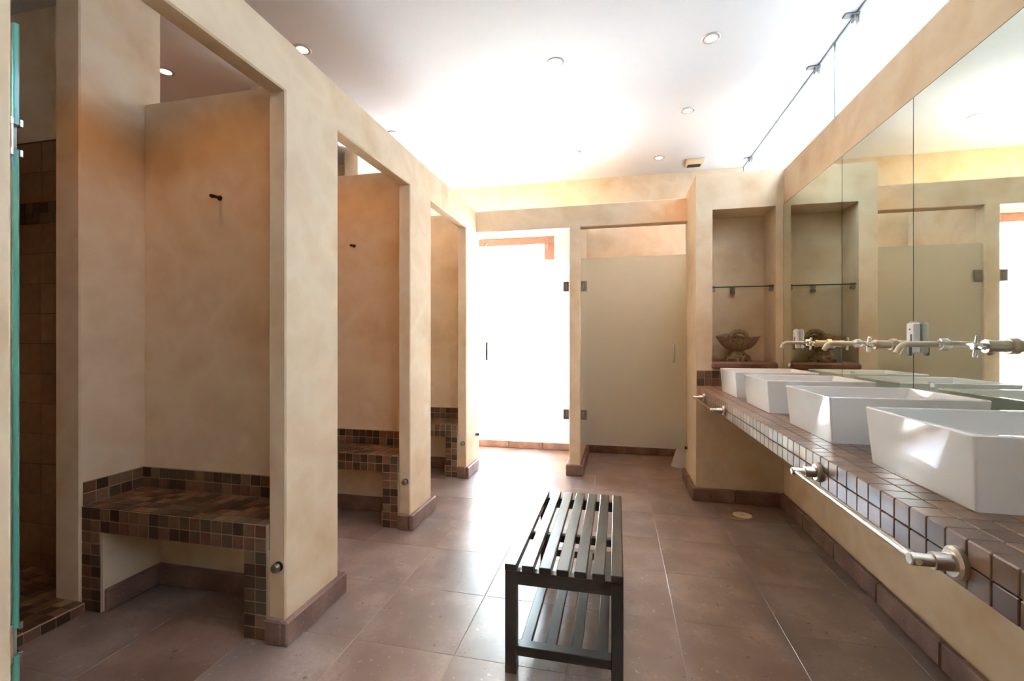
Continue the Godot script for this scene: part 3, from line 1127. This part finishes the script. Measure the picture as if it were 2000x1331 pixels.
func bowl(at: Vector3) -> void:
	var t := thing("carved_bowl", "ribbed grey brown shell bowl on a scrolled foot in the niche", "bowl", at, "", 0.0)
	# foot: a scrolled mound
	var st := st_new()
	var rings := []
	for q in [[0.0, 0.086], [0.012, 0.092], [0.03, 0.088], [0.05, 0.074], [0.068, 0.054], [0.08, 0.048], [0.092, 0.056]]:
		var ring := PackedVector3Array()
		for i in 72:
			var a := -TAU * i / 72.0
			var fade := clampf((0.085 - q[0]) / 0.03, 0.0, 1.0)
			var curl := 1.0 + fade * (0.09 * sin(5.0 * a + q[0] * 60.0) + 0.05 * sin(11.0 * a - q[0] * 90.0))
			ring.append(Vector3(q[1] * 0.92 * curl * cos(a), q[0], q[1] * 0.82 * curl * sin(a)))
		rings.append(ring)
	add_loft(st, rings, true, true, 1)
	for k in 9:
		# leafy scrolls
		var a := TAU * k / 9.0 + 0.3
		var c := Vector3(0.078 * cos(a), 0.022, 0.070 * sin(a))
		var pts := []
		var rad := []
		for j in 9:
			var s := j / 8.0
			var b := s * 4.6
			pts.append(c + Vector3(-sin(a), 0, cos(a)) * (0.020 * (1.0 - s * 0.65) * cos(b)) + Vector3(0, 0.020 * (1.0 - s * 0.65) * sin(b) + 0.004, 0))
			rad.append(0.0075 * (1.0 - 0.5 * s))
		add_rod(st, pts, rad, 8)
	obj("foot", done(st), M.bowl, t)
	# ribbed boat-shaped bowl with a drooping pointed rim and a high back
	st = st_new()
	var outer := []
	var inner := []
	var n := 144
	for k in 11:
		var s := k / 10.0
		var o := PackedVector3Array()
		var inn := PackedVector3Array()
		for i in n:
			var a := -TAU * i / n
			var rim_h := 0.182 + 0.012 * cos(2.0 * a) + 0.042 * pow(maxf(0.0, sin(a + 0.25) * -1.0), 3.0)
			var flare := pow(s, 0.62)
			var rx := 0.050 + (0.082 + 0.024 * pow(absf(cos(a)), 8.0)) * flare
			var rz := 0.048 + 0.070 * flare
			var rib := 1.0 + 0.022 * sin(a * 30.0) * smoothstep(0.0, 0.25, s)
			var yy := 0.088 + (rim_h - 0.088) * pow(s, 1.25)
			o.append(Vector3(rx * rib * cos(a), yy, rz * rib * sin(a)))
			inn.append(Vector3((rx - 0.012) * cos(a), yy + (0.008 if k < 10 else -0.001), (rz - 0.012) * sin(a)))
		outer.append(o)
		inner.append(inn)
	inner.reverse()
	add_loft(st, outer, true, false, 1)
	add_loft(st, [outer[10], inner[0]], false, false, 2)
	add_loft(st, inner, false, true, 3)
	obj("shell", done(st), M.bowl, t)
	# arched handle of the lid-like back rim
	st = st_new()
	var pts := []
	var rad := []
	for k in 13:
		var a := PI * k / 12.0
		pts.append(Vector3(0.022 - 0.062 * cos(a), 0.176 + 0.054 * sin(a), -0.055 - 0.012 * sin(a)))
		rad.append(0.012 + 0.006 * sin(a))
	add_rod(st, pts, rad, 12)
	obj("arched_rim", done(st), M.bowl, t)


# ============================================================== slatted bench
func slatted_bench() -> void:
	var t := thing("slatted_bench", "low black slatted wooden bench with a lower shelf on the stone floor", "bench", Vector3(-0.189, 0, -2.055), "", 0.0)
	var hw := 0.2115
	var hl := 0.425
	var top := 0.402
	var leg := 0.042
	for sx in [-1.0, 1.0]:
		for sz in [-1.0, 1.0]:
			var lo := Vector3(sx * (hw - leg / 2.0), (top - 0.026) / 2.0, sz * (hl - leg / 2.0 - 0.004))
			var l := obj("leg", box_mesh(Vector3(leg, top - 0.026, leg), 0.0025), M.black_wood, t, lo)
			obj("worn_foot", box_mesh(Vector3(leg + 0.0006, 0.030, leg + 0.0006), 0.002), M.worn_wood, l, Vector3(0, -(top - 0.026) / 2.0 + 0.0151, 0))
	# end rails under the top and at the shelf
	for sz in [-1.0, 1.0]:
		var z: float = sz * (hl - leg / 2.0 - 0.004)
		obj("top_rail", box_mesh(Vector3(2 * hw - 2 * leg, 0.050, 0.034), 0.002), M.black_wood, t, Vector3(0, top - 0.026 - 0.025, z))
		obj("shelf_rail", box_mesh(Vector3(2 * hw - 2 * leg, 0.036, 0.042), 0.002), M.black_wood, t, Vector3(0, 0.087, z))
	for sx in [-1.0, 1.0]:
		obj("side_rail", box_mesh(Vector3(0.022, 0.040, 2 * hl - 2 * leg - 0.008), 0.002), M.black_wood, t, Vector3(sx * (hw - 0.014), top - 0.026 - 0.0205, 0))
	# middle bearer under the slats
	obj("bearer", box_mesh(Vector3(2 * hw - 0.05, 0.030, 0.030), 0.002), M.black_wood, t, Vector3(0, top - 0.0415, 0.06))
	var w := 0.0435
	var gap := (2 * hw - 7 * w) / 6.0
	for i in 7:
		obj("seat_slat", box_mesh(Vector3(w, 0.0255, 2 * hl), 0.0025), M.black_wood, t, Vector3(-hw + w / 2.0 + i * (w + gap), top - 0.013, 0))
	var sw := 0.040
	var n := 4
	var inner := 2 * hw - 2 * leg - 0.02
	var sg := (inner - n * sw) / (n - 1.0)
	for i in n:
		obj("shelf_slat", box_mesh(Vector3(sw, 0.022, 2 * hl - 2 * leg + 0.004), 0.0025), M.black_wood, t, Vector3(-inner / 2.0 + sw / 2.0 + i * (sw + sg), 0.094, 0))


# ============================================================ ceiling fittings
func ceiling_fittings() -> void:
	var spots := [
		[-2.90, -2.437, "round recessed downlight over the second shower, seen above the nearest bench"],
		[-1.869, -2.438, "round recessed downlight peeping over the cubicle wall top, nearer one"],
		[-1.869, -3.603, "round recessed downlight peeping over the cubicle wall top, farther one"],
		[-0.381, -2.910, "round recessed downlight in the middle of the ceiling above the slatted bench"],
		[-0.381, -4.349, "round recessed downlight above the stall post, pale against the bright ceiling"],
		[0.539, -2.881, "round recessed downlight nearest the glass strip, largest in view"],
		[0.532, -3.747, "round recessed downlight second along the glass strip"],
		[0.400, -4.652, "round recessed downlight beside the ceiling vent"],
		[-1.869, -1.270, "round recessed downlight in the ceiling over the nearest cubicle"]]
	for s in spots:
		var t := thing("downlight", s[2], "light", Vector3(s[0], CEIL, s[1]), "recessed downlights in the white ceiling")
		var st := st_new()
		var ring := [Vector2(0.034, -0.0045), Vector2(0.046, -0.0055), Vector2(0.053, -0.003), Vector2(0.054, 0.0)]
		var rings := []
		for p in ring:
			rings.append(circle(Vector3(0, p.y, 0), Vector3.DOWN, p.x, 32))
		rings.reverse()
		add_loft(st, rings, false, false, 1)
		obj("trim_ring", done(st), M.trim_metal, t)
		obj("lamp_face", rod([Vector3(0, -0.0005, 0), Vector3(0, -0.004, 0)], [0.034, 0.034], 28), M.glow, t)
		var l := SpotLight3D.new()
		l.name = "lamp_light"
		l.light_color = c8(255, 176, 92)
		l.light_energy = 0.026
		l.light_size = 0.034
		l.spot_angle = 50.0
		l.spot_angle_attenuation = 0.6
		l.spot_range = 12.0
		l.spot_attenuation = 2.0
		l.shadow_enabled = true
		t.add_child(l)
		l.position = Vector3(0, -0.012, 0)
		l.rotation.x = -PI / 2
	var v := thing("ceiling_vent", "small cream exhaust vent on the ceiling near the far wall", "vent", Vector3(0.748, CEIL, -4.83))
	var st := st_new()
	add_box(st, Vector3(-0.085, -0.030, -0.085), Vector3(0.085, -0.001, 0.085), 0.006)
	obj("cover", done(st), M.cream_plastic, v)
	st = st_new()
	add_box(st, Vector3(-0.062, -0.0315, -0.072), Vector3(0.062, -0.0295, 0.004))
	obj("grille", done(st), M.brown_plastic, v)
	for i in 5:
		obj("slat", box_mesh(Vector3(0.124, 0.003, 0.004), 0.001), M.brown_plastic, v, Vector3(0, -0.033, -0.064 + i * 0.0152))


# ============================================================= small fittings
func small_fittings() -> void:
	# robe hooks
	var hooks := [[Vector3(-1.893, 1.905, -1.869), "small dark robe hook on the partition of the nearest cubicle"], [Vector3(-1.865, 1.897, -2.999), "small dark robe hook on the partition of the middle cubicle"]]
	for h in hooks:
		var t := thing("robe_hook", h[1], "hook", h[0], "robe hooks in the cubicles")
		var st := st_new()
		add_rod(st, [Vector3(0, 0.012, 0), Vector3(0, 0.012, 0.006)], [0.013, 0.012], 16)
		obj("plate", done(st), M.dark_metal, t)
		st = st_new()
		add_rod(st, [Vector3(0, 0.012, 0.003), Vector3(0.004, 0.010, 0.030), Vector3(0.010, 0.005, 0.056), Vector3(0.012, 0.004, 0.064)], [0.007, 0.008, 0.0095, 0.008], 12)
		obj("peg", done(st), M.dark_metal, t)
	# rubber door stops on the cubicle piers and stall sides
	var stops := [[P1[0], "round steel door stop on the nearest cubicle pier"], [P2[0], "round steel door stop on the middle cubicle pier"], [P3[0], "round steel door stop on the far cubicle pier"]]
	for s in stops:
		var t := thing("door_stop", s[1], "door stop", Vector3(XW - 0.032, 0.305, s[0]), "door stops on the cubicle piers")
		obj("base", rod([Vector3(0, 0, 0.0), Vector3(0, 0, 0.012)], [0.020, 0.020], 22), M.rubber, t)
		obj("cap", rod([Vector3(0, 0, 0.012), Vector3(0, 0, 0.022), Vector3(0, 0, 0.029), Vector3(0, 0, 0.032)], [0.0185, 0.0185, 0.015, 0.007], 22), M.steel, t)
	for s in [[Vector3(XW + 0.010, 0.33, ZT + 0.006), 1.0, "small glass door stop left of the glowing door"], [Vector3(0.5895, 0.30, ZT + 0.006), -1.0, "small glass door stop right of the dull door"]]:
		var t := thing("door_stop", s[2], "door stop", s[0], "door stops beside the stall doors")
		var o := obj("base", rod([Vector3(-0.010 * s[1], 0, 0), Vector3(0.010 * s[1], 0, 0)], [0.014, 0.014], 18), M.steel, t)
		obj("bumper", rod([Vector3(0.010 * s[1], 0, 0), Vector3(0.020 * s[1], 0, 0), Vector3(0.022 * s[1], 0, 0)], [0.012, 0.012, 0.008], 18), M.rubber, o)
	# floor drain cover
	var d := thing("floor_cover", "round pale cap set in the stone floor below the counter end", "cover", Vector3(0.854, 0, -3.477))
	obj("cap", rod([Vector3(0, -0.004, 0), Vector3(0, 0.002, 0), Vector3(0, 0.003, 0)], [0.062, 0.062, 0.058], 32), M.cream_plastic, d)
	obj("screw", rod([Vector3(0, 0.002, 0), Vector3(0, 0.0042, 0)], [0.007, 0.006], 12), M.steel, d)
